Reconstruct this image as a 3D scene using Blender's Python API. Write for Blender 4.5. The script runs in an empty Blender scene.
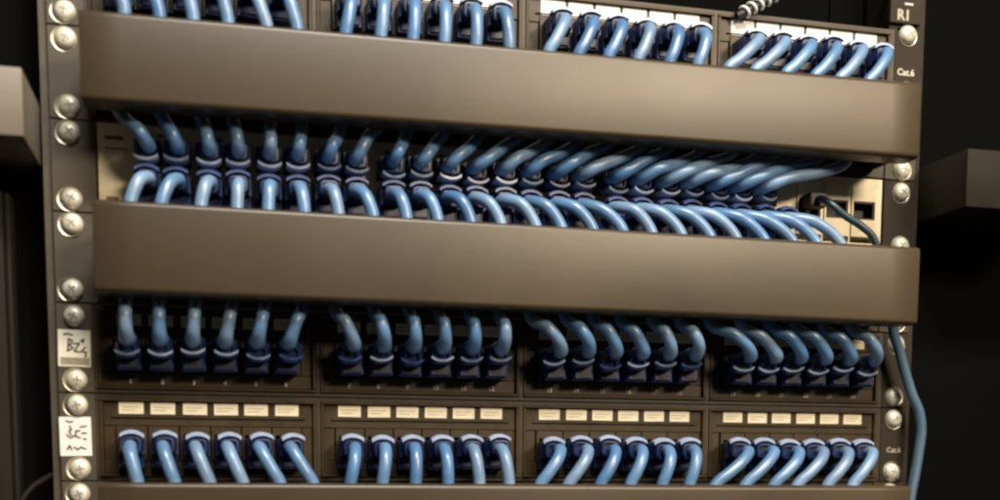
import bpy, bmesh, math, random
from mathutils import Vector, Matrix
random.seed(7)
MM = 0.001
sc = bpy.context.scene
col = sc.collection

# ---------------------------------------------------------------- camera
cam_d = bpy.data.cameras.new('camera'); cam = bpy.data.objects.new('camera', cam_d); col.objects.link(cam)
YAW, PITCH, ROLL = 0.24847, -0.09929, 0.00489
cam.location = (-0.16856, -0.61940, -0.07844)
fwd = Vector((math.sin(YAW)*math.cos(PITCH), math.cos(YAW)*math.cos(PITCH), math.sin(PITCH)))
rgt = Vector((math.cos(YAW), -math.sin(YAW), 0))
upv = rgt.cross(fwd)
r2 = rgt*math.cos(ROLL) + upv*math.sin(ROLL)
u2 = upv*math.cos(ROLL) - rgt*math.sin(ROLL)
m = Matrix((r2, u2, -fwd)).transposed().to_4x4()
m.translation = cam.location
cam.matrix_world = m
cam_d.sensor_width = 36.0
cam_d.lens = 1142.04/1000*36.0
cam_d.shift_y = (576.26-250)/1000
cam_d.clip_start = 0.01; cam_d.clip_end = 50
cam_d.dof.use_dof = True
cam_d.dof.focus_distance = 0.64
cam_d.dof.aperture_fstop = 4.8
sc.camera = cam

# ---------------------------------------------------------------- light
w = bpy.data.worlds.new('World'); sc.world = w; w.use_nodes = True
bg = w.node_tree.nodes['Background']
bg.inputs[0].default_value = (1.0, 0.86, 0.68, 1); bg.inputs[1].default_value = 0.03
def area(name, loc, target, sx, sy, power, color):
    d = bpy.data.lights.new(name, 'AREA'); d.shape = 'RECTANGLE'; d.size = sx; d.size_y = sy
    d.energy = power; d.color = color
    o = bpy.data.objects.new(name, d); col.objects.link(o); o.location = loc
    o.rotation_euler = (Vector(target)-Vector(loc)).to_track_quat('-Z', 'Y').to_euler()
    return o
area('ceiling_lamp_behind_camera', (1.02, -2.15, 1.00), (0, 0, 0.05), 0.7, 0.4, 50, (1, 0.82, 0.60))
area('ceiling_lamp_overhead', (0.02, -0.80, 0.90), (0.05, 0, 0.05), 0.50, 0.16, 21, (1, 0.94, 0.84))
sc.view_settings.view_transform = 'Standard'; sc.view_settings.look = 'None'
sc.view_settings.exposure = 0; sc.view_settings.gamma = 1
sc.cycles.max_bounces = 6
sc.cycles.filter_width = 2.4

# ---------------------------------------------------------------- materials
def mat(name, base, rough=0.5, metal=0.0, spec=0.5, var=0.15, scale=60, bump=0.0, bscale=900, coat=0.0, dust=None, rvar=0.1, stretch=None):
    mt = bpy.data.materials.new(name); mt.use_nodes = True
    nt = mt.node_tree; N = nt.nodes; L = nt.links
    b = N['Principled BSDF']
    tc = N.new('ShaderNodeTexCoord')
    src = tc.outputs['Object']
    if stretch:
        mp = N.new('ShaderNodeMapping'); mp.inputs['Scale'].default_value = stretch
        L.new(src, mp.inputs['Vector']); src = mp.outputs[0]
    oi = N.new('ShaderNodeObjectInfo')
    no = N.new('ShaderNodeTexNoise'); no.noise_dimensions = '4D'; no.inputs['Scale'].default_value = scale; no.inputs['Detail'].default_value = 4
    L.new(src, no.inputs['Vector'])
    mw = N.new('ShaderNodeMath'); mw.operation = 'MULTIPLY'; mw.inputs[1].default_value = 31.0
    L.new(oi.outputs['Random'], mw.inputs[0]); L.new(mw.outputs[0], no.inputs['W'])
    cr = N.new('ShaderNodeValToRGB')
    lo = [max(0, c*(1-var)) for c in base]; hi = [min(1, c*(1+var)) for c in base]
    cr.color_ramp.elements[0].position = 0.3; cr.color_ramp.elements[1].position = 0.72
    cr.color_ramp.elements[0].color = (*lo, 1); cr.color_ramp.elements[1].color = (*hi, 1)
    L.new(no.outputs[0], cr.inputs[0])
    out = cr.outputs[0]
    if dust:
        n2 = N.new('ShaderNodeTexNoise'); n2.inputs['Scale'].default_value = dust[2]; n2.inputs['Detail'].default_value = 6
        L.new(src, n2.inputs['Vector'])
        c2 = N.new('ShaderNodeValToRGB'); c2.color_ramp.elements[0].position = 0.52; c2.color_ramp.elements[1].position = 0.8
        c2.color_ramp.elements[1].color = (dust[1],)*3 + (1,)
        L.new(n2.outputs[0], c2.inputs[0])
        mx = N.new('ShaderNodeMix'); mx.data_type = 'RGBA'
        L.new(c2.outputs[0], mx.inputs[0]); L.new(out, mx.inputs[6]); mx.inputs[7].default_value = (*dust[0], 1)
        out = mx.outputs[2]
    L.new(out, b.inputs['Base Color'])
    mr = N.new('ShaderNodeMapRange'); mr.inputs[3].default_value = max(0.03, rough-rvar); mr.inputs[4].default_value = min(1, rough+rvar)
    L.new(no.outputs[0], mr.inputs[0]); L.new(mr.outputs[0], b.inputs['Roughness'])
    b.inputs['Metallic'].default_value = metal
    b.inputs['Specular IOR Level'].default_value = spec
    b.inputs['Coat Weight'].default_value = coat
    if bump:
        nb = N.new('ShaderNodeTexNoise'); nb.inputs['Scale'].default_value = bscale; nb.inputs['Detail'].default_value = 2
        L.new(src, nb.inputs['Vector'])
        bp = N.new('ShaderNodeBump'); bp.inputs['Strength'].default_value = bump; bp.inputs['Distance'].default_value = 0.0004
        L.new(nb.outputs[0], bp.inputs['Height']); L.new(bp.outputs[0], b.inputs['Normal'])
    return mt
M = {}
M['paint'] = mat('powder_coated_steel', (0.050, 0.034, 0.018), 0.37, 0, 0.52, 0.12, 9, 0.07, 1500, dust=((0.12, 0.083, 0.048), 0.45, 7), rvar=0.06)
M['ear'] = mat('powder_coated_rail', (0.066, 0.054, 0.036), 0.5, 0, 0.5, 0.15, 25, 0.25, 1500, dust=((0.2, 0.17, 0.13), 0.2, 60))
M['plate'] = mat('black_panel_steel', (0.034, 0.021, 0.008), 0.46, 0, 0.5, 0.2, 30, 0.2, 1500, dust=((0.14, 0.11, 0.07), 0.2, 90))
M['bezel'] = mat('black_moulded_plastic', (0.040, 0.0255, 0.010), 0.42, 0, 0.35, 0.2, 60, 0.15, 1500, dust=((0.12, 0.10, 0.06), 0.15, 120))
M['cavity'] = mat('dark_socket', (0.010, 0.009, 0.008), 0.5)
M['rail_shaded'] = mat('shaded_rail', (0.026, 0.018, 0.011), 0.6, 0, 0.25, 0.2, 25, 0.1, 1500, dust=((0.1, 0.07, 0.05), 0.2, 60))  # darker copy of the rail colour, shade on the right side painted in
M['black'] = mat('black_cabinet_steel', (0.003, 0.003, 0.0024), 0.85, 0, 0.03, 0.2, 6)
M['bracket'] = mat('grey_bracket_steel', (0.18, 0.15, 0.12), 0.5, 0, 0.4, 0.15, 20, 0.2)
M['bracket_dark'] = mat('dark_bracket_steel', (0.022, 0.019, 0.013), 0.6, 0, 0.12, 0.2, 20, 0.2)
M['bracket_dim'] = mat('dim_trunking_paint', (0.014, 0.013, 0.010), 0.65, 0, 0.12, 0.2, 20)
M['silver'] = mat('warm_silver_plate', (0.88, 0.79, 0.58), 0.42, 0.1, 0.5, 0.1, 30, 0.1, 1500, dust=((0.36, 0.26, 0.14), 0.5, 70))
M['screw'] = mat('nickel_screw', (0.80, 0.76, 0.64), 0.42, 0.3, 0.5, 0.18, 300, 0.3, 1200)
M['recess'] = mat('screw_recess', (0.34, 0.31, 0.24), 0.5, 0.4)
M['washer'] = mat('nickel_washer', (0.55, 0.52, 0.42), 0.38, 0.8, 0.5, 0.1)
M['sheath'] = mat('blue_cable_sheath', (0.115, 0.24, 0.44), 0.36, 0, 0.9, 0.22, 40, 0.12, 600, dust=((0.32, 0.42, 0.55), 0.25, 90), rvar=0.08)
M['sheath_pale'] = mat('pale_blue_cable_sheath', (0.17, 0.29, 0.47), 0.40, 0, 0.9, 0.22, 40, 0.12, 600, dust=((0.36, 0.44, 0.55), 0.35, 90), rvar=0.08)
M['sheath_deep'] = mat('deep_blue_cable_sheath', (0.085, 0.20, 0.41), 0.34, 0, 0.9, 0.22, 40, 0.12, 600, rvar=0.08)
M['sheath_dark'] = mat('dark_teal_sheath', (0.022, 0.045, 0.06), 0.33, 0, 0.5)
M['sheath_grey'] = mat('grey_blue_sheath', (0.07, 0.13, 0.19), 0.45, 0, 0.5, 0.15, 40)
M['boot'] = mat('navy_boot', (0.010, 0.023, 0.085), 0.4, 0, 0.5, 0.25, 200)
M['plug'] = mat('navy_plug', (0.012, 0.02, 0.06), 0.22, 0, 0.5, 0.2, 200)
M['latch'] = mat('highlit_latch', (0.36, 0.44, 0.64), 0.3, 0, 0.6, 0.15, 300)  # pale tint stands in for the highlight along the boot rim
M['latch_shaded'] = mat('shaded_latch', (0.045, 0.075, 0.20), 0.35, 0, 0.5, 0.25, 300)  # dark copy for latches in shade, the shade put into the colour
M['latch_dim'] = mat('faint_highlight_latch', (0.16, 0.22, 0.34), 0.5, 0, 0.4, 0.25, 300)  # dimmer copy for rims with a weaker highlight, painted in
M['label'] = mat('cream_label', (0.80, 0.71, 0.52), 0.6, 0, 0.3, 0.06, 300)
M['label_white'] = mat('white_label', (0.86, 0.84, 0.78), 0.55, 0, 0.3, 0.04, 300)
M['labelprint'] = mat('faint_label_print', (0.40, 0.32, 0.19), 0.6)
M['sticker'] = mat('cream_sticker', (0.80, 0.76, 0.64), 0.6, 0, 0.3, 0.06, 200)
M['sticker_white'] = mat('white_sticker', (0.83, 0.80, 0.76), 0.6, 0, 0.3, 0.05, 200)
M['band'] = mat('sticker_print_band', (0.32, 0.28, 0.2), 0.6, 0, 0.3, 0.3, 900)
M['ink'] = mat('dark_ink', (0.05, 0.05, 0.035), 0.6)
M['print'] = mat('pale_print', (0.62, 0.58, 0.50), 0.6)
M['print_dim'] = mat('worn_print', (0.42, 0.38, 0.30), 0.6)
M['amber'] = mat('amber_stain', (0.20, 0.12, 0.05), 0.6)
M['white'] = mat('white_wrap', (0.8, 0.78, 0.72), 0.5)

# ---------------------------------------------------------------- helpers (all lengths in millimetres)
def tag(o, label=None, cat=None, group=None, kind=None):
    if label: o['label'] = label
    if cat: o['category'] = cat
    if group: o['group'] = group
    if kind: o['kind'] = kind
    return o
def empty(name, loc=(0, 0, 0)):
    o = bpy.data.objects.new(name, None); col.objects.link(o); o.location = Vector(loc)*MM
    o.empty_display_size = 0.01
    return o
def link(name, me, parent=None, loc=(0, 0, 0), rot=(0, 0, 0)):
    o = bpy.data.objects.new(name, me); col.objects.link(o)
    o.location = Vector(loc)*MM; o.rotation_euler = rot
    if parent: o.parent = parent
    return o
def box(bm, x0, x1, y0, y1, z0, z1):
    v = [bm.verts.new((x*MM, y*MM, z*MM)) for x in (x0, x1) for y in (y0, y1) for z in (z0, z1)]
    fs = [bm.faces.new([v[i] for i in f]) for f in ((0, 1, 3, 2), (4, 6, 7, 5), (0, 4, 5, 1), (2, 3, 7, 6), (0, 2, 6, 4), (1, 5, 7, 3))]
    return v, fs
def finish(bm, name, material, bevel=0.0, seg=1, smooth=False, angle=35):
    bmesh.ops.recalc_face_normals(bm, faces=bm.faces)
    if bevel:
        es = [e for e in bm.edges if len(e.link_faces) == 2 and e.calc_face_angle(0) > math.radians(30)]
        bmesh.ops.bevel(bm, geom=es, offset=bevel*MM, segments=seg, affect='EDGES', profile=0.5, clamp_overlap=True)
    me = bpy.data.meshes.new(name); bm.to_mesh(me); bm.free()
    me.materials.append(material)
    if smooth:
        for p in me.polygons: p.use_smooth = True
        if hasattr(me, 'set_sharp_from_angle'): me.set_sharp_from_angle(angle=math.radians(angle))
    return me
def boxmesh(name, material, dims, bevel=0.0, seg=1):
    bm = bmesh.new()
    for d in dims: box(bm, *d)
    return finish(bm, name, material, bevel, seg, smooth=bevel > 0)
def lathe(bm, prof, n=24, axis='y'):
    rings = []
    for r, y in prof:
        if r < 1e-6: rings.append([bm.verts.new((0, y*MM, 0))]); continue
        rings.append([bm.verts.new((r*MM*math.cos(2*math.pi*i/n), y*MM, r*MM*math.sin(2*math.pi*i/n))) for i in range(n)])
    for a, b in zip(rings, rings[1:]):
        for i in range(n):
            j = (i+1) % n
            if len(a) == 1: bm.faces.new((a[0], b[j], b[i]))
            elif len(b) == 1: bm.faces.new((a[i], a[j], b[0]))
            else: bm.faces.new((a[i], a[j], b[j], b[i]))
def catmull(pts, n=7):
    P = [Vector(p) for p in pts]
    P = [P[0]*2-P[1]] + P + [P[-1]*2-P[-2]]
    out = []
    for i in range(1, len(P)-2):
        p0, p1, p2, p3 = P[i-1], P[i], P[i+1], P[i+2]
        t0 = 0; al = 0.5
        d1 = max((p1-p0).length, 1e-4)**al; d2 = max((p2-p1).length, 1e-4)**al; d3 = max((p3-p2).length, 1e-4)**al
        t1 = d1; t2 = t1+d2; t3 = t2+d3
        for k in range(n):
            t = t1+(t2-t1)*k/n
            A1 = p0*((t1-t)/(t1-t0))+p1*((t-t0)/(t1-t0)); A2 = p1*((t2-t)/(t2-t1))+p2*((t-t1)/(t2-t1)); A3 = p2*((t3-t)/(t3-t2))+p3*((t-t2)/(t3-t2))
            B1 = A1*((t2-t)/(t2-t0))+A2*((t-t0)/(t2-t0)); B2 = A2*((t3-t)/(t3-t1))+A3*((t-t1)/(t3-t1))
            out.append(B1*((t2-t)/(t2-t1))+B2*((t-t1)/(t2-t1)))
    out.append(P[-2]); return out
def tube_mesh(name, pts, r, material, sides=12, n=7, caps=True):
    path = catmull(pts, n)
    bm = bmesh.new(); rings = []
    T = [(path[min(i+1, len(path)-1)]-path[max(i-1, 0)]).normalized() for i in range(len(path))]
    nrm = T[0].orthogonal().normalized()
    for i, p in enumerate(path):
        if i: nrm = (nrm - T[i]*nrm.dot(T[i])).normalized()
        b = T[i].cross(nrm)
        rr = r(i/(len(path)-1)) if callable(r) else r
        rings.append([bm.verts.new((p + nrm*rr*math.cos(2*math.pi*k/sides) + b*rr*math.sin(2*math.pi*k/sides))*MM) for k in range(sides)])
    for a, b in zip(rings, rings[1:]):
        for k in range(sides): bm.faces.new((a[k], a[(k+1) % sides], b[(k+1) % sides], b[k]))
    if caps: bm.faces.new(rings[0][::-1]); bm.faces.new(rings[-1])
    return finish(bm, name, material, smooth=True, angle=60)
_tc = {}
def text(name, body, size, loc, parent, material, offset=0.0, rot=0.0):
    key = (body, size, material.name, offset)
    if key not in _tc:
        c = bpy.data.curves.new(name, 'FONT'); c.body = body; c.size = size*MM; c.align_x = 'CENTER'; c.align_y = 'CENTER'
        c.extrude = 0.00003; c.offset = offset*MM; c.materials.append(material); c.resolution_u = 3
        tmp = bpy.data.objects.new('tmp', c); col.objects.link(tmp)
        bpy.context.view_layer.update()
        me = bpy.data.meshes.new_from_object(tmp.evaluated_get(bpy.context.evaluated_depsgraph_get()))
        me.name = name
        if not me.materials: me.materials.append(material)
        bpy.data.objects.remove(tmp)
        _tc[key] = me
    o = link(name, _tc[key], parent, loc, (math.pi/2, rot, 0)); return o

U = 44.45
def utop(k): return k*U          # k: 5 appliance, 4 top panel, 3 manager A, 2 switch, 1 manager C, 0 numbered panel, -1 lowest panel, -2 manager F
PP, PG = 15.6315, 111.463
def portx(mi, k): return (mi-1.5)*PG + (k-2.5)*PP - 0.42
ORD = ['first', 'second', 'third', 'fourth', 'fifth', 'sixth', 'seventh', 'eighth', 'ninth', 'tenth', 'eleventh', 'twelfth']

# ---------------------------------------------------------------- rack and cabinet
rack = tag(empty('equipment_rack'), 'dark steel rack frame with vertical rails holding the panels, inside a black cabinet', 'rack')
for s in (-1, 1):
    xo, xi = 245.4, 222.0
    a, b = sorted((s*xi, s*xo))
    bm = bmesh.new()
    # front flange with square cage nut holes modelled as a ladder of strips
    box(bm, *sorted((s*237.5, s*xo)), 0.4, 2.4, -330, 400)
    box(bm, *sorted((s*xi, s*227.5)), 0.4, 2.4, -330, 400)
    z = -330+0.0
    zs = sorted([utop(k)-d for k in range(-6, 9) for d in (6.35, 22.2, 38.1)])
    lo = -330
    for zc in zs:
        box(bm, *sorted((s*227.5, s*237.5)), 0.4, 2.4, lo, zc-4.8); lo = zc+4.8
    box(bm, *sorted((s*227.5, s*237.5)), 0.4, 2.4, lo, 400)
    box(bm, *sorted((s*(xo-2), s*xo)), 2.4, 60, -330, 400)
    link('rail', finish(bm, 'rail', M['ear' if s < 0 else 'rail_shaded']), rack)
cab = tag(empty('cabinet_shell'), 'black steel cabinet walls in shadow on both sides of the rack', 'cabinet', kind='structure')
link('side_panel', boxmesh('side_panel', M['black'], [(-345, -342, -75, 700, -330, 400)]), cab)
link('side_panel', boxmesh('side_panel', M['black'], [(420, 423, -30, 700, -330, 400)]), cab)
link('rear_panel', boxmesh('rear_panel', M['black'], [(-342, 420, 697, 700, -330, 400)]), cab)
link('blanking_strip', boxmesh('blanking_strip', M['black'], [(-341, -249, 22, 24, -330, 400)]), cab)
link('blanking_strip', boxmesh('blanking_strip', M['black'], [(249, 330, 22, 24, -330, 400)], 0), cab)
link('blanking_strip', boxmesh('blanking_strip', M['black'], [(330.8, 419, 22, 24, -330, 400)], 0), cab)
# left vertical trunking (dim upright band at the picture's left edge)
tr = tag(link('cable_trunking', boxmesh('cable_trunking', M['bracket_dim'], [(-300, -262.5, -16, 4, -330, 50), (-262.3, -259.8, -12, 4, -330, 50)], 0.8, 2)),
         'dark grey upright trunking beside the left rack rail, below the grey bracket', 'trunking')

def side_bracket(s, material, label):
    bm = bmesh.new()
    x0, x1 = sorted((s*246.5, s*330))
    d = 52 if s < 0 else 44
    zb, zt = (66.5, 96.5) if s < 0 else (66.0, 98.0)
    # sloping block: hollow U bracket with returned flanges
    box(bm, x0, x1, -d, -d+3, zb, zt)
    xa, xb = sorted((s*246.5, s*249.0))
    v, f = box(bm, xa, xb, -d+3, 21, zb, zt)
    box(bm, *sorted((s*249, s*330)), -d+3, 21, zt-2.5, zt)
    box(bm, *sorted((s*249, s*330)), -d+3, 21, zb, zb+2.5)
    o = link('side_bracket', finish(bm, 'side_bracket', material, 0.9, 2, True))
    tag(o, label, 'bracket', 'brackets sticking out beside the rack')
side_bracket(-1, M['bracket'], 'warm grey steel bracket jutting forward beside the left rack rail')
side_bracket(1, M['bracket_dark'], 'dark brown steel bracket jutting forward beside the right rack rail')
wire = tag(link('thin_wire', tube_mesh('thin_wire', [(-262, -18, -112), (-259, -18, -100), (-254, -14, -92), (-249, -8, -88), (-246.8, 2, -86)], 1.3, M['bracket_dim'])),
           'thin dark wire curving up to the lower left rail', 'wire')

# ---------------------------------------------------------------- screws
bm = bmesh.new(); lathe(bm, [(0, -6.0), (1.6, -5.95), (3.2, -5.5), (4.4, -4.6), (5.0, -3.4), (5.05, -2.8), (4.7, -2.5), (0.0, -2.5)], 28)
SCREW = finish(bm, 'screw', M['screw'], smooth=True, angle=50)
bm = bmesh.new()
box(bm, -2.1, 2.1, -6.12, -5.6, -0.42, 0.42); box(bm, -0.42, 0.42, -6.16, -5.6, -2.1, -0.43); box(bm, -0.42, 0.42, -6.16, -5.6, 0.43, 2.1)
RECESS = finish(bm, 'recess', M['recess'])
bm = bmesh.new(); lathe(bm, [(3.0, -1.9), (5.9, -1.9), (6.2, -2.3), (6.0, -2.9), (5.4, -2.75), (5.0, -2.35), (3.0, -2.35), (3.0, -1.9)], 28)
WASHER = finish(bm, 'washer', M['washer'], smooth=True, angle=60)
def screws(parent, k, sides=(-1, 1), y=0.0):
    for s in sides:
        for d in (6.35, 38.1):
            j = (random.uniform(-.5, .5), random.uniform(-.4, .4))
            sx = s*232.5 + j[0]
            q = link('screw', SCREW, parent, (sx, y, utop(k)-d+j[1]), (random.uniform(-.07, .07), random.uniform(0, 3), random.uniform(-.07, .07)))
            link('recess', RECESS, q)
            th = q.rotation_euler[1]; dx, dz = (-1.0 if s < 0 else 0.2)+random.uniform(-.3, .3), random.uniform(-.5, .2)
            link('washer', WASHER, q, (dx*math.cos(th)-dz*math.sin(th), 0.1, dx*math.sin(th)+dz*math.cos(th)))

# ---------------------------------------------------------------- plugs
def superloft(bm, secs, n=20, e=4.0):
    rings = []
    for (y, w_, h_, zc) in secs:
        ring = []
        for i in range(n):
            a = 2*math.pi*i/n; c, s_ = math.cos(a), math.sin(a)
            ring.append(bm.verts.new((w_/2*math.copysign(abs(c)**(2/e), c)*MM, y*MM, (zc+h_/2*math.copysign(abs(s_)**(2/e), s_))*MM)))
        rings.append(ring)
    for a, b in zip(rings, rings[1:]):
        for i in range(n): bm.faces.new((a[i], a[(i+1) % n], b[(i+1) % n], b[i]))
    bm.faces.new(rings[0]); bm.faces.new(rings[-1][::-1])
# canonical plug: cable leaves toward -y; latch on +z side
PLUG = boxmesh('plug', M['plug'], [(-5.85, 5.85, -9, 8, -4.1, 4.1)], 0.4, 1)
bm = bmesh.new()
superloft(bm, [(-7.5, 12.6, 9.6, 0), (-9, 13.0, 10.4, 0.1), (-14, 12.4, 10.6, 0.1), (-17.5, 11.4, 10.0, 0.2), (-20.5, 9.6, 8.8, 0), (-21.5, 8.6, 8.0, 0), (-21.6, 6.6, 6.4, 0), (-20.0, 6.5, 6.3, 0)], 24, 4)
for i, y in enumerate((-12, -14.2, -16.4)):
    box(bm, -6.5+0.25*i, 6.5-0.25*i, y-0.5, y+0.5, -4.2, 4.0)
BOOT = finish(bm, 'boot', M['boot'], smooth=True, angle=45)
bm = bmesh.new()     # latch guard: curved tongue over the boot with a raised lip for the rim highlight
n = 12
rows = []
for (y, lift, wd) in ((-6, 4.6, 8.5), (-11, 6.0, 10.5), (-16, 6.5, 11.5), (-19.5, 6.3, 11.8), (-21.5, 5.6, 11.6)):
    for t in (0, 1.25):
        rows.append([bm.verts.new(((-wd/2+wd*i/n)*MM, y*MM, (lift+t-2.0*abs(-1+2*i/n)**2.2)*MM)) for i in range(n+1)])
bot, top = rows[0::2], rows[1::2]
for g in (bot, top):
    for a, b in zip(g, g[1:]):
        for i in range(n): bm.faces.new((a[i], a[i+1], b[i+1], b[i]))
for a, b in ((bot[0], top[0]), (bot[-1], top[-1])):
    for i in range(n): bm.faces.new((a[i], a[i+1], b[i+1], b[i]))
for g in (0, n):
    for j in range(len(bot)-1): bm.faces.new((bot[j][g], bot[j+1][g], top[j+1][g], top[j][g]))
LATCH = finish(bm, 'latch', M['latch'], smooth=True, angle=50)

LATCHB = LATCH.copy(); LATCHB.materials[0] = M['latch_shaded']
LATCHD = LATCH.copy(); LATCHD.materials[0] = M['latch_dim']
bm = bmesh.new(); box(bm, -6.0, 6.0, -13, 8, -6.8, 4.2); box(bm, -5.2, 5.2, -14.4, -13.1, -6.0, 3.4)
PLUGUP = finish(bm, 'plug', M['boot'], 0.35, 1, True)
bm = bmesh.new(); box(bm, -6.3, 6.3, -12.5, 8, -11.0, 4.6); box(bm, -5.0, 5.0, -13.6, -12.6, -10.0, -5.0)
PLUGDN = finish(bm, 'plug', M['boot'], 0.5, 1, True)
HOLE = boxmesh('opening', M['cavity'], [(-2.3, 2.3, -14.6, -14.45, -5.0, -0.6)])
def plug_up(parent, x, z, lift, yaw):
    """straight plug whose boot is pulled upward by the rising cable"""
    p = link('plug', PLUGUP, parent, (x, 10+random.uniform(-.4, .4), z), (0, random.uniform(-.05, .05), 0))
    link('opening', HOLE, p)
    tilt = random.uniform(-.3, -.16)
    b = link('boot', BOOT, p, (0, -1.5, lift), (tilt, math.pi, yaw))
    link('latch', random.choice([LATCH, LATCH, LATCH, LATCHD, LATCHB]), p, (0, -3.0, lift+3.7), (tilt, math.pi, yaw))
    return p
def plug(parent, x, z, s, seat=0.0, yaw=0.0, latch=None):
    """s=+1 latch up (cable falls), s=-1 latch down (cable rises)"""
    rot = (random.uniform(-.04, .04), (0 if s > 0 else math.pi)+random.uniform(-.05, .05), yaw)
    p = link('plug', PLUGDN if s > 0 else PLUG, parent, (x, seat, z), rot)
    link('boot', BOOT, p); link('latch', latch or LATCH, p)
    return p

# ---------------------------------------------------------------- patch panels
def socket_mesh(name, w_, h_, cw, ch, y0, y1, material):
    """open-fronted block: ring face at y0, cavity walls back to y1"""
    bm = bmesh.new()
    box(bm, -w_/2, -cw/2, y0, y1, -h_/2, h_/2); box(bm, cw/2, w_/2, y0, y1, -h_/2, h_/2)
    box(bm, -cw/2, cw/2, y0, y1, ch/2, h_/2); box(bm, -cw/2, cw/2, y0, y1, -h_/2, -ch/2)
    box(bm, -w_/2, w_/2, y1, y1+0.8, -h_/2, h_/2)
    return finish(bm, name, material)
PORT = socket_mesh('port', 14.9, 17.0, 11.9, 9.0, -2.2, 11, M['bezel'])
# module surround: tray with rim, floor set back, label rail
bm = bmesh.new()
hw, hh = 54.6, 19.4
box(bm, -hw, hw, -3.4, 1.5, 18.4, 19.9); box(bm, -hw, hw, -3.4, 1.5, -19.9, -18.4)
box(bm, -hw, -hw+1.8, -3.2, 1.5, -18.4, 18.4); box(bm, hw-1.8, hw, -3.2, 1.5, -18.4, 18.4)
box(bm, -hw+1.8, hw-1.8, -1.2, 0.8, 6.05, 18.4)       # label rail
box(bm, -hw+1.8, hw-1.8, -1.0, 0.8, -18.4, -11.4)       # number rail
box(bm, -hw+1.8, -47.0, -0.8, 0.8, -11.4, 6.05); box(bm, 47.0, hw-1.8, -0.8, 0.8, -11.4, 6.05)
box(bm, -hw+1.8, hw-1.8, 12.2, 13, -18.4, 18.4)
box(bm, -49, 49, -2.2, -1.2, 10.1, 10.9)
MODULE = finish(bm, 'port_module', M['bezel'], 0.35, 1, True)
LABEL = boxmesh('label', M['label'], [(-6.1, 6.1, -1.75, -1.25, -2.95, 2.95)], 0.15)
LABELW = boxmesh('label', M['label_white'], [(-6.95, 6.95, -1.75, -1.25, -4.2, 4.2)], 0.15)
LPRINT = boxmesh('label_print', M['labelprint'], [(-4.6, 3.9, -1.80, -1.76, 0.5, 0.9), (-4.6, 1.6, -1.80, -1.76, -1.1, -0.7)])
def patch_panel(k, label, white, first_number, lit):
    sh = 3.6 if white else 0.0
    z1 = utop(k)-0.3; z0 = z1-43.8; zc = utop(k)-22.2-sh
    t = tag(empty('patch_bay', (0, 0, zc)), label, 'patch panel', 'patch panels with four six-port modules')
    bm = bmesh.new()
    t1, t0 = z1-zc-sh, z0-zc
    for s in (-1, 1): box(bm, *sorted((s*241.2, s*222.2)), -1.9, 0, t0, t1)
    box(bm, -222.2, 222.2, -1.9, 0, 19.95, t1); box(bm, -222.2, 222.2, -1.9, 0, t0, -19.95)
    for mi in range(5): box(bm, (mi-2)*PG-0.42-1.0, (mi-2)*PG-0.42+1.0, -2.4, 1, -19.9, 19.9)
    link('faceplate', finish(bm, 'faceplate', M['plate']), t)
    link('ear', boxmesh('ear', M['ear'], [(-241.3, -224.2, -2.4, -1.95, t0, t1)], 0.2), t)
    link('ear', boxmesh('ear', M['rail_shaded'], [(224.6, 241.3, -2.4, -1.95, t0, t1)], 0.2), t)
    for mi in range(4):
        mx = (mi-1.5)*PG-0.42
        mo = link('port_module', MODULE, t, (mx, 0, 0))
        for i in range(6):
            px = (i-2.5)*PP
            link('port', PORT, mo, (px, 0, 0.4 if white else -2.6))
            if white:
                link('label', LABELW, mo, (px, 0, 13.9))
            else:
                link('label', LABEL, mo, (px+random.uniform(-.2, .2), 0, 14.9+random.uniform(-.1, .1)), (0, random.uniform(-.012, .012), 0))
                link('label_print', LPRINT, mo, (px, -0.02, 14.9))
            text('numeral', str(mi*6+i+1), 3.4, (px, -1.1, -15.9), mo, M['print'] if random.random() < .6 else M['print_dim'], 0.09)
    screws(t, k)
    for o in t.children:
        if o.name.startswith('screw'): o.location.z -= zc*MM
    return t
p4 = patch_panel(4, 'top patch panel with a continuous white label strip above its ports', True, 1, True)
p0 = patch_panel(0, 'black patch panel with small pale numbers under its ports, below the middle bar', False, 1, False)
p1 = patch_panel(-1, 'lowest black patch panel with a row of separate cream labels above hanging cables', False, 1, False)
for par, s in ((p4, 1), (p1, 1)):
    pass
text('lettering', 'Cat.6', 5.2, (232.2, -2.5, -1.6), p4, M['print'], 0.12)
text('lettering', 'Cat.6', 4.4, (233.8, -2.5, -3.2), p1, M['print_dim'], 0.05)

# ---------------------------------------------------------------- stickers on the left rail
def stroke(bm, pts, wd, y):
    pts = [Vector((p[0], p[1])) for p in pts]
    for a, b in zip(pts, pts[1:]):
        d = (b-a).normalized(); nn = Vector((-d.y, d.x))*wd/2; a = a-d*wd*.3; b = b+d*wd*.3
        q = [a+nn, a-nn, b-nn, b+nn]
        bm.faces.new([bm.verts.new((v.x*MM, y*MM, v.y*MM)) for v in q]); y -= 0.004
def sticker(cx, cz, wd, ht, material, strokes, label, parent, tilt):
    o = link('sticker', boxmesh('sticker', material, [(-wd/2, wd/2, -0.2, 0, -ht/2, ht/2)]), parent, (cx, -2.5, cz), (0, tilt, 0))
    o['label'] = label
    bm = bmesh.new()
    for st in strokes:
        stroke(bm, [((x-0.5)*wd, (0.5-y)*ht) for x, y in st], 0.9, -0.24)
    link('handwriting', finish(bm, 'handwriting', M['ink']), o)
    return o
S1 = [[(.18, .14), (.30, .11), (.45, .15)], [(.33, .25), (.30, .58)], [(.33, .25), (.45, .30), (.36, .42), (.47, .50), (.28, .58)],
      [(.47, .38), (.66, .36), (.50, .58), (.68, .60)], [(.70, .30), (.80, .24), (.76, .34)], [(.84, .46), (.72, .58), (.86, .60), (.84, .72)]]
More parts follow.
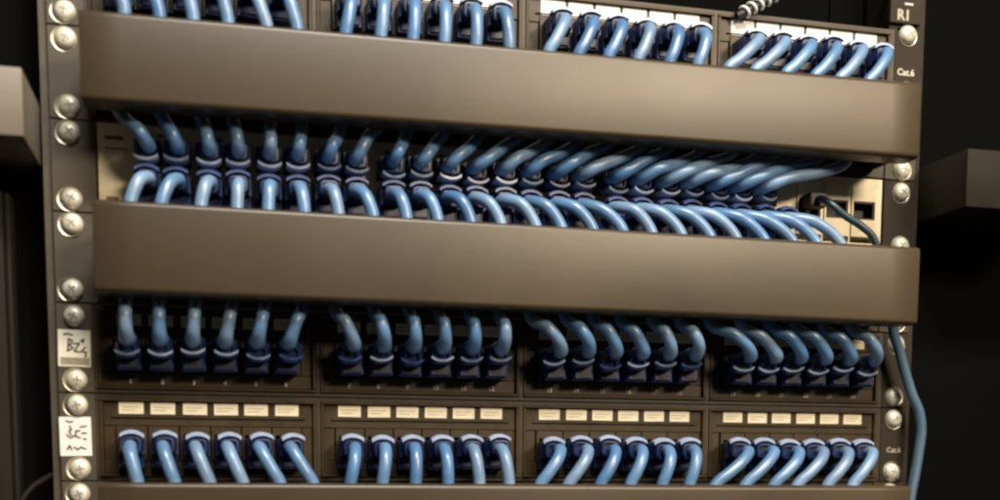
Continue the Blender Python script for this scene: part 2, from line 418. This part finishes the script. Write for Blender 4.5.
s1 = sticker(-233.2, -22.2+22.2-0.2, 15.4, 18.2, M['sticker'], S1, 'cream sticker with dark handwriting', p0, 0.02)
link('print_band', boxmesh('print_band', M['band'], [(-6.6, 7.2, -0.26, -0.2, -8.3, -4.6)]), s1)
S2 = [[(.22, .10), (.32, .14), (.42, .12)], [(.32, .24), (.38, .33), (.30, .36), (.36, .46)], [(.22, .46), (.34, .54), (.46, .48)],
      [(.64, .36), (.52, .36), (.50, .50), (.64, .54)], [(.66, .26), (.84, .24)], [(.70, .42), (.84, .42)], [(.74, .56), (.82, .58)],
      [(.22, .84), (.30, .74), (.36, .84)], [(.44, .78), (.54, .84), (.66, .78), (.80, .83)]]
s2 = sticker(-233.9, 0.3, 15.2, 19.6, M['sticker_white'], S2, 'white sticker with dark handwriting', p1, -0.01)

# ---------------------------------------------------------------- cable managers (long bars)
def manager(k, zc, h, w_, tilt, d, label, xo=0.0):
    zu = utop(k)-22.2
    t = tag(empty('cable_manager', (0, 0, zu)), label, 'cable manager', 'horizontal cable managers with long flat covers')
    link('back_plate', boxmesh('back_plate', M['ear'], [(-241.3, -221, -2.2, 0, -21.9, 21.9), (221, 241.3, -2.2, 0, -21.9, 21.9), (-221, 221, -2.2, -0.4, -20, 20)][:1], 0.25), t)
    link('back_plate', boxmesh('back_plate', M['plate'], [(221, 241.3, -2.2, 0, -21.9, 21.9), (-220.9, 220.9, -1.4, -0.4, -21.5, 21.5)], 0.25), t)  # right ear takes the dark plate colour in place of shade
    # C-section cover with rounded edges: extruded profile
    prof = []
    r = 2.6
    def arc(cy, cz, a0, a1, rr, n=6):
        return [(cy+rr*math.cos(math.radians(a0+(a1-a0)*i/n)), cz+rr*math.sin(math.radians(a0+(a1-a0)*i/n))) for i in range(n+1)]
    outer = [(-d+14, h)] + arc(-d+r, h-r, 90, 180, r) + arc(-d+r, -h+r, 180, 270, r) + [(-d+14, -h)]
    inner = [(-d+14, -h+1.4)] + arc(-d+r, -h+r, 270, 180, r-1.4) + arc(-d+r, h-r, 180, 90, r-1.4) + [(-d+14, h-1.4)]
    prof = outer+inner
    bm = bmesh.new(); secs = []
    xs = [-w_, -w_+0.7] + [-w_+ (2*w_)*i/24 for i in range(1, 24)] + [w_-0.7, w_]
    for j, x in enumerate(xs):
        sh = 0.985 if j in (0, len(xs)-1) else 1
        bow = 0.35*math.sin(2.1*(x/w_)+k)
        secs.append([bm.verts.new((x*MM, ((y+d-6)*sh-d+6+ (0.0 if sh == 1 else 0.2)+bow*0.4)*MM, (z*(0.992 if sh < 1 else 1))*MM)) for y, z in prof])
    nP = len(prof)
    for a, b in zip(secs, secs[1:]):
        for i in range(nP): bm.faces.new((a[i], a[(i+1) % nP], b[(i+1) % nP], b[i]))
    for e, sg in ((secs[0], 1), (secs[-1], -1)):
        # end walls as quads between outer and inner profile
        no = len(outer)
        for i in range(no-1):
            bm.faces.new((e[i], e[i+1], e[nP-2-i], e[nP-1-i]))
    cv = link('cover', finish(bm, 'cover', M['paint'], smooth=True, angle=40), t, (xo, 0, zc-zu), (0, -math.atan(tilt), 0))
    # end brackets carrying the cover
    for s in (-1, 1):
        link('end_bracket', boxmesh('end_bracket', M['ear'], [(*sorted((s*(w_-3.5), s*(w_-2.0))), -d+3, -2.3, -17, 17)], 0.3), t, (xo, 0, (zc-zu)+tilt*s*w_))
    screws(t, k)
    for o in t.children:
        if o.name.startswith('screw'): o.location.z -= zu*MM
    return t
manager(3, 109.2, 20.3, 219.4, 0.008, 43, 'topmost long flat brown-grey cover bar, under the white label strip', -3.3)
manager(1, 21.2, 21.3, 218.6, -0.001, 45, 'middle long flat dark cover bar, between the silver switch and numbered panel', -0.5)
manager(-2, -110.7, 21.0, 219.2, -0.004, 45, 'bottom long flat cover bar, cut off by the lower edge of the photo', -1.0)

# ---------------------------------------------------------------- network switch
sw = tag(empty('network_switch', (0, 0, 66.7)), 'silver-faced network switch crowded with blue plugs between the two upper bars', 'network switch')
ZU, ZL = 6.9, -6.9
cols = []
for g in range(3):
    base = -194.3 + g*119.8
    for i in range(8): cols.append(base + (i//2)*28.9 + (i % 2)*13.8)
sfp = [190.3-21, 190.3, 208.0]
sfp = [172.6, 190.3, 208.0]
bm = bmesh.new()
box(bm, -219.3, 219.9, -1.6, 1, 15.2, 21.9); box(bm, -219.3, 219.9, -1.6, 1, -21.6, -15.2)
edges = sorted([(c-7.0, c+7.0) for c in cols] + [(c-8.4, c+8.4) for c in sfp])
lo = -219.3
for a, b in edges:
    if a-lo > 0.15: box(bm, lo, a, -1.6, 1, -15.2, 15.2)
    lo = b
box(bm, lo, 219.9, -1.6, 1, -15.2, 15.2)
box(bm, -219.3, 219.9, 14, 15, -21.5, 21.8)
box(bm, -219.3, -218.3, 1, 260, -21.5, 21.8); box(bm, 218.9, 219.9, 1, 260, -21.5, 21.8); box(bm, -218.3, 218.9, 1, 260, 20.8, 21.8); box(bm, -218.3, 218.9, 1, 260, -21.5, -20.5)
link('faceplate', finish(bm, 'faceplate', M['silver']), sw)
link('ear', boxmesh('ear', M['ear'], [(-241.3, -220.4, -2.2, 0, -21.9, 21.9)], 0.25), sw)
link('ear', boxmesh('ear', M['rail_shaded'], [(220.9, 241.3, -2.2, 0, -21.9, 21.9)], 0.25), sw)
SPORT = socket_mesh('port', 13.7, 14.6, 11.8, 10.2, -2.2, 13, M['silver'])
INS = boxmesh('port_insert', M['cavity'], [(-5.85, 5.85, 8.5, 9.2, -5.0, 5.0)])
for c in cols:
    for z in (7.4, -7.4):
        p = link('port', SPORT, sw, (c, 0, z)); link('insert', INS, p)
SFPM = socket_mesh('sfp_cage', 16.2, 30.2, 14.2, 10.4, -2.6, 13, M['silver'])
SINS = boxmesh('cage_insert', M['cavity'], [(-7.0, 7.0, 5, 6, -4.8, 4.8), (-7.0, -6.2, -1.8, 5, -4.8, 4.8), (6.2, 7.0, -1.8, 5, -4.8, 4.8), (-6.2, 6.2, -1.8, 5, 4.2, 4.8), (-6.2, 6.2, -1.8, 5, -4.8, -4.2)])
for c in sfp:
    for z in (3.4,):
        p = link('module_cage', SFPM, sw, (c, 0, z)); link('insert', SINS, p)
LED = boxmesh('indicator', M['amber'], [(-1.3, 1.3, -2.1, -1.6, -.8, .8)], 0.1)
for c in cols[::2] + sfp:
    link('indicator', LED, sw, (c, 0, 17.4)); link('indicator', LED, sw, (c+5, 0, 17.4))
link('marking', boxmesh('marking', M['amber'], [(-216, -207, -1.68, -1.61, 14.0, 16.0), (-216, -210, -1.68, -1.61, -15.5, -13.5), (-216, -205, -1.68, -1.61, 9.4, 10.2)]), sw)
screws(sw, 2)
for o in sw.children:
    if o.name.startswith('screw'): o.location.z -= 66.7*MM

# ---------------------------------------------------------------- appliance above (only its bottom edge shows)
ap = tag(empty('rack_appliance', (0, 0, 200)), 'black appliance front in shadow directly above the top patch panel', 'appliance')
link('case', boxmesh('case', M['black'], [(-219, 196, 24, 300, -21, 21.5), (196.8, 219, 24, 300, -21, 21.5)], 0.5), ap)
link('ear', boxmesh('ear', M['ear'], [(-241.3, -221, -2.2, 0, -21.9, 21.9)], 0.25), ap)
link('ear', boxmesh('ear', M['rail_shaded'], [(221, 241.3, -2.2, 0, -21.9, 21.9)], 0.25), ap)
text('lettering', 'R1', 8.0, (229.6, -2.4, -17.6), ap, M['print_dim'], 0.35)
link('marking', boxmesh('marking', M['print'], [(230, 235.5, -2.4, -2.3, -11.6, -10.4)]), ap)
screws(ap, 5, (-1,))
for o in ap.children:
    if o.name.startswith('screw'): o.location.z -= 200*MM
# white striped spiral wrap in front of the dark appliance
wr = tag(empty('spiral_wrap'), 'white ribbed spiral wrap on a dark wire slanting above the top label strip', 'cable wrap')
a, b = Vector((124, -6, 171.5)), Vector((166, -6, 196))
link('wire', tube_mesh('wire', [a-(b-a)*.05, (a+b)/2+Vector((0, 0, -.6)), b], 2.2, M['cavity']), wr)
dv = (b-a).normalized(); nn = Vector((-dv.z, 0, dv.x))
for i in range(10):
    c = a + (b-a)*(i+.5)/10
    pts = [c + dv*(1.6*math.sin(th/2)) + nn*2.9*math.cos(th) + Vector((0, -1, 0))*2.9*math.sin(th) for th in [math.radians(-20+22*q) for q in range(11)]]
    link('rib', tube_mesh('rib', pts, 0.95, M['white'], sides=8, n=2), wr)

# ---------------------------------------------------------------- patch cables
R = 3.15
SHEATHS = [M['sheath'], M['sheath'], M['sheath_pale'], M['sheath_deep']]
def flare(a, b, la=0.10, lb=0.10):
    def f(t):
        k = 0.0
        if t < la*2: k = max(k, a*max(0, 1-(t/la/2))**1.3)
        if t > 1-lb*2: k = max(k, b*max(0, 1-((1-t)/lb/2))**1.3)
        return R*(1+k)
    return f
top_end = [-203.1, -187.2, -171.8, -155.7, -137.3, -122.9, -99.4, -82.0, -65.9, -49.6, -33.5, -15.6, 4.7, 20.9, 36.9, 53.5, 71.0, 87.1, 104.5, 120.3, 138.7, 156.3, 171.5, 188.9]
up_end = [-203.2, -185.9, -168.3, -153.3, -135.7, -121.2, -103.5, -86.6, -69.9, -52.5, -35.4, -16.9, -1.4, 13.7, 30.7, 47.4, 64.3, 81.5, 98.9, 113.5, 130.2, 146.5, 163.5, 176.0]
low_end = [-202.4, -188.2, -170.0, -153.0, -138.1, -120.6, -103.9, -86.8, -69.6, -53.6, -36.3, -20.5, -2.2, 12.0, 29.1, 45.3, 62.3, 79.0, 95.8, 111.2, 127.9, 144.8, 159.5, 174.4]
num_end = [-207.0, -190.8, -174.3, -156.7, -140.2, -121.6, -104.6, -85.3, -67.3, -50.6, -34.2, -18.6, -1.8, 17.0, 33.2, 49.7, 67.5, 83.8, 102.1, 120.7, 138.3, 153.7, 171.1, 188.2]
e_end = [-202.8, -185.3, -168.5, -152.4, -134.1, -117.6, -98.8, -82.2, -64.9, -47.9, -30.7, -14.9, 2.8, 18.5, 36.7, 54.0, 72.1, 88.7, 104.9, 123.2, 139.8, 154.8, 173.7, 190.4]
J = lambda a: random.uniform(-a, a)
def leave(x, z, s, xe, ze, yb, ye=None):
    """points from inside the boot, forward, then bending s=-1 down / +1 up toward (xe, ze)"""
    dx = xe-x; dz = ze-z
    return [(x, -15, z), (x, -20, z), (x+dx*.06, -26, z+dz*.04), (x+dx*(.28 if s < 0 else .24), yb+1.5, z+dz*.28), (x+dx*(.68 if s < 0 else .60), yb, z+dz*.68), (xe, yb+.5 if ye is None else ye, ze)]
ZT, ZBU, ZBL, ZD, ZE_ = utop(4)-25.4, 66.7+7.4, 66.7-8.3, utop(0)-18.6, utop(-1)-26.8
for i in range(24):
    mi, k = divmod(i, 6)
    yb = -32.5+J(1.2)
    # top panel -> behind top bar -> upper switch row
    xt, xb = portx(mi, k), cols[i]
    SH = random.choice(SHEATHS)
    t = empty('patch_cable', (xt, -10, ZT))
    tag(t, f'blue patch cable from {ORD[k]} port of top panel\'s {ORD[mi]} module, down behind top bar', 'cable', 'blue patch cables dropping behind the top bar')
    off = Vector((xt, -10, ZT))
    spread = max(0.0, (i-6)/17.0)
    a = leave(xt, ZT, -1, top_end[i], 131, yb)
    # upper switch cables bend early and sweep sideways the further right they sit
    ue = up_end[i]
    ext = spread*9
    b = [(xb, -15, ZBU), (xb, -20, ZBU), (xb+(ue-xb)*.12, -26, ZBU+1.0), (xb+(ue-xb)*.40, -28.5+J(1.2), ZBU+4.2+J(.5)), (ue+J(.8), -24+J(1.5), 84.5+1.5*J(1)), (ue+(ue-xb)*.62+(top_end[i]-ue)*.1, -22, 92)]
    if i == 23:   # this one turns off into the duct behind the bar instead of reaching the switch
        a += [(193, yb, 118), (197, -26, 108), (206, -20, 101), (216, -14, 98)]
        link('sheath', tube_mesh('sheath', [Vector(p)-off for p in a], R, SH, n=5), t)
        plug(t, xt-off.x, ZT-off.z, 1, 10, 0.0)
        continue
    pts = a + [((top_end[i]*.6+ue*.4)+(ue-xb)*.45, yb+3, 110)] + b[::-1]
    link('sheath', tube_mesh('sheath', [Vector(p)-off for p in pts], flare(0.1, 0.22, .1, .14), SH, n=5), t)
    q = plug(t, xt-off.x, ZT-off.z, 1, 10+J(.5), 0.0)
    q2 = plug(t, xb-off.x, ZBU-off.z, -1, 10+J(.8), max(-.25, min(.25, (ue-xb)*.008)), random.choice([LATCH, LATCH, LATCHD, LATCHD, LATCHB]))
for i in range(24):
    mi, k = divmod(i, 6)
    xt, xb = portx(mi, k), cols[i]
    yb = -32.5+J(1.2)
    SH = random.choice(SHEATHS); t = empty('patch_cable', (xt, -10, ZD)); off = Vector((xt, -10, ZD))
    tag(t, f'blue patch cable from {ORD[k]} port of numbered panel\'s {ORD[mi]} module, up behind middle bar', 'cable', 'blue patch cables rising behind the middle bar')
    a = leave(xt, ZD, 1, num_end[i]+J(.8), -2, yb+1+J(1.5), -25.5)
    le = low_end[i]
    b = [(xb, -15, ZBL), (xb, -20, ZBL), (xb+(le-xb)*.13, -26, ZBL-.6), (xb+(le-xb)*.52, -31.5, ZBL-3.6-J(.4)), (le, -33+J(1), 45.5), (le+(le-xb)*.12, -33, 38)]
    pts = a + [((num_end[i]+le)/2+J(1), -27, 20)] + b[::-1]
    link('sheath', tube_mesh('sheath', [Vector(p)-off for p in pts], flare(0.5, 0.2, .16, .1), SH, n=5), t)
    plug_up(t, 0, -7.6, 7.6, max(-.2, min(.2, (num_end[i]-xt)*.01)))
    plug(t, xb-off.x, ZBL-off.z, 1, 10+J(.5), max(-.25, min(.25, (le-xb)*.008)), LATCHB)
for i in range(24):
    mi, k = divmod(i, 6)
    xt = portx(mi, k); SH = random.choice(SHEATHS); t = empty('patch_cable', (xt, -10, ZE_)); off = Vector((xt, -10, ZE_))
    tag(t, f'blue patch cable hanging from {ORD[k]} port of lowest panel\'s {ORD[mi]} module', 'cable', 'blue patch cables hanging behind the bottom bar')
    xe = e_end[i]
    pts = leave(xt, ZE_, -1, xe, -89.5, -32+J(1.2)) + [(xe+(xe-xt)*.4, -31, -105), (xe+(xe-xt)*.8+J(2), -29, -125), (xe+(xe-xt)*.9, -27, -160)]
    link('sheath', tube_mesh('sheath', [Vector(p)-off for p in pts], R*1.04, SH, n=5), t)
    plug(t, 0, 0, 1, 10+J(.5), max(-.2, min(.2, (xe-xt)*.01)))
# dark cable from an uplink cage
t = empty('uplink_cable', (172.6, -10, 72.3)); off = Vector((172.6, -10, 72.3))
tag(t, 'dark teal cable bending right from the uplink cage at the switch\'s right end', 'cable')
pts = [(172.6, -6, 72.3), (172.6, -16, 71.8), (175, -21, 68.5), (182, -25, 61.5), (191, -28, 55.5), (198.5, -29, 49), (202, -29, 38), (203, -28, 22)]
link('sheath', tube_mesh('sheath', [Vector(p)-off for p in pts], 2.1, M['sheath_dark']), t)
link('connector', boxmesh('connector', M['cavity'], [(-5.5, 5.5, -3, 8, -4, 4)], 0.6), t)
# loose cable down the right rail
pts = [(205, -20, 24), (214, -19, 14), (219.9, -17, 5.9), (223.0, -15, -2.6), (227.4, -14, -11.2), (231.9, -14, -23.9), (237.3, -14, -37.3), (242.5, -14, -47.2), (244.5, -14, -57.9), (243.5, -14, -69.8), (240.8, -15, -84.7), (238.0, -16, -96.7), (234, -18, -125), (231, -20, -170)]
tag(link('loose_cable', tube_mesh('loose_cable', pts, 3.0, M['sheath_grey'])), 'grey-blue loose cable hanging in an S down the right rack rail', 'cable')
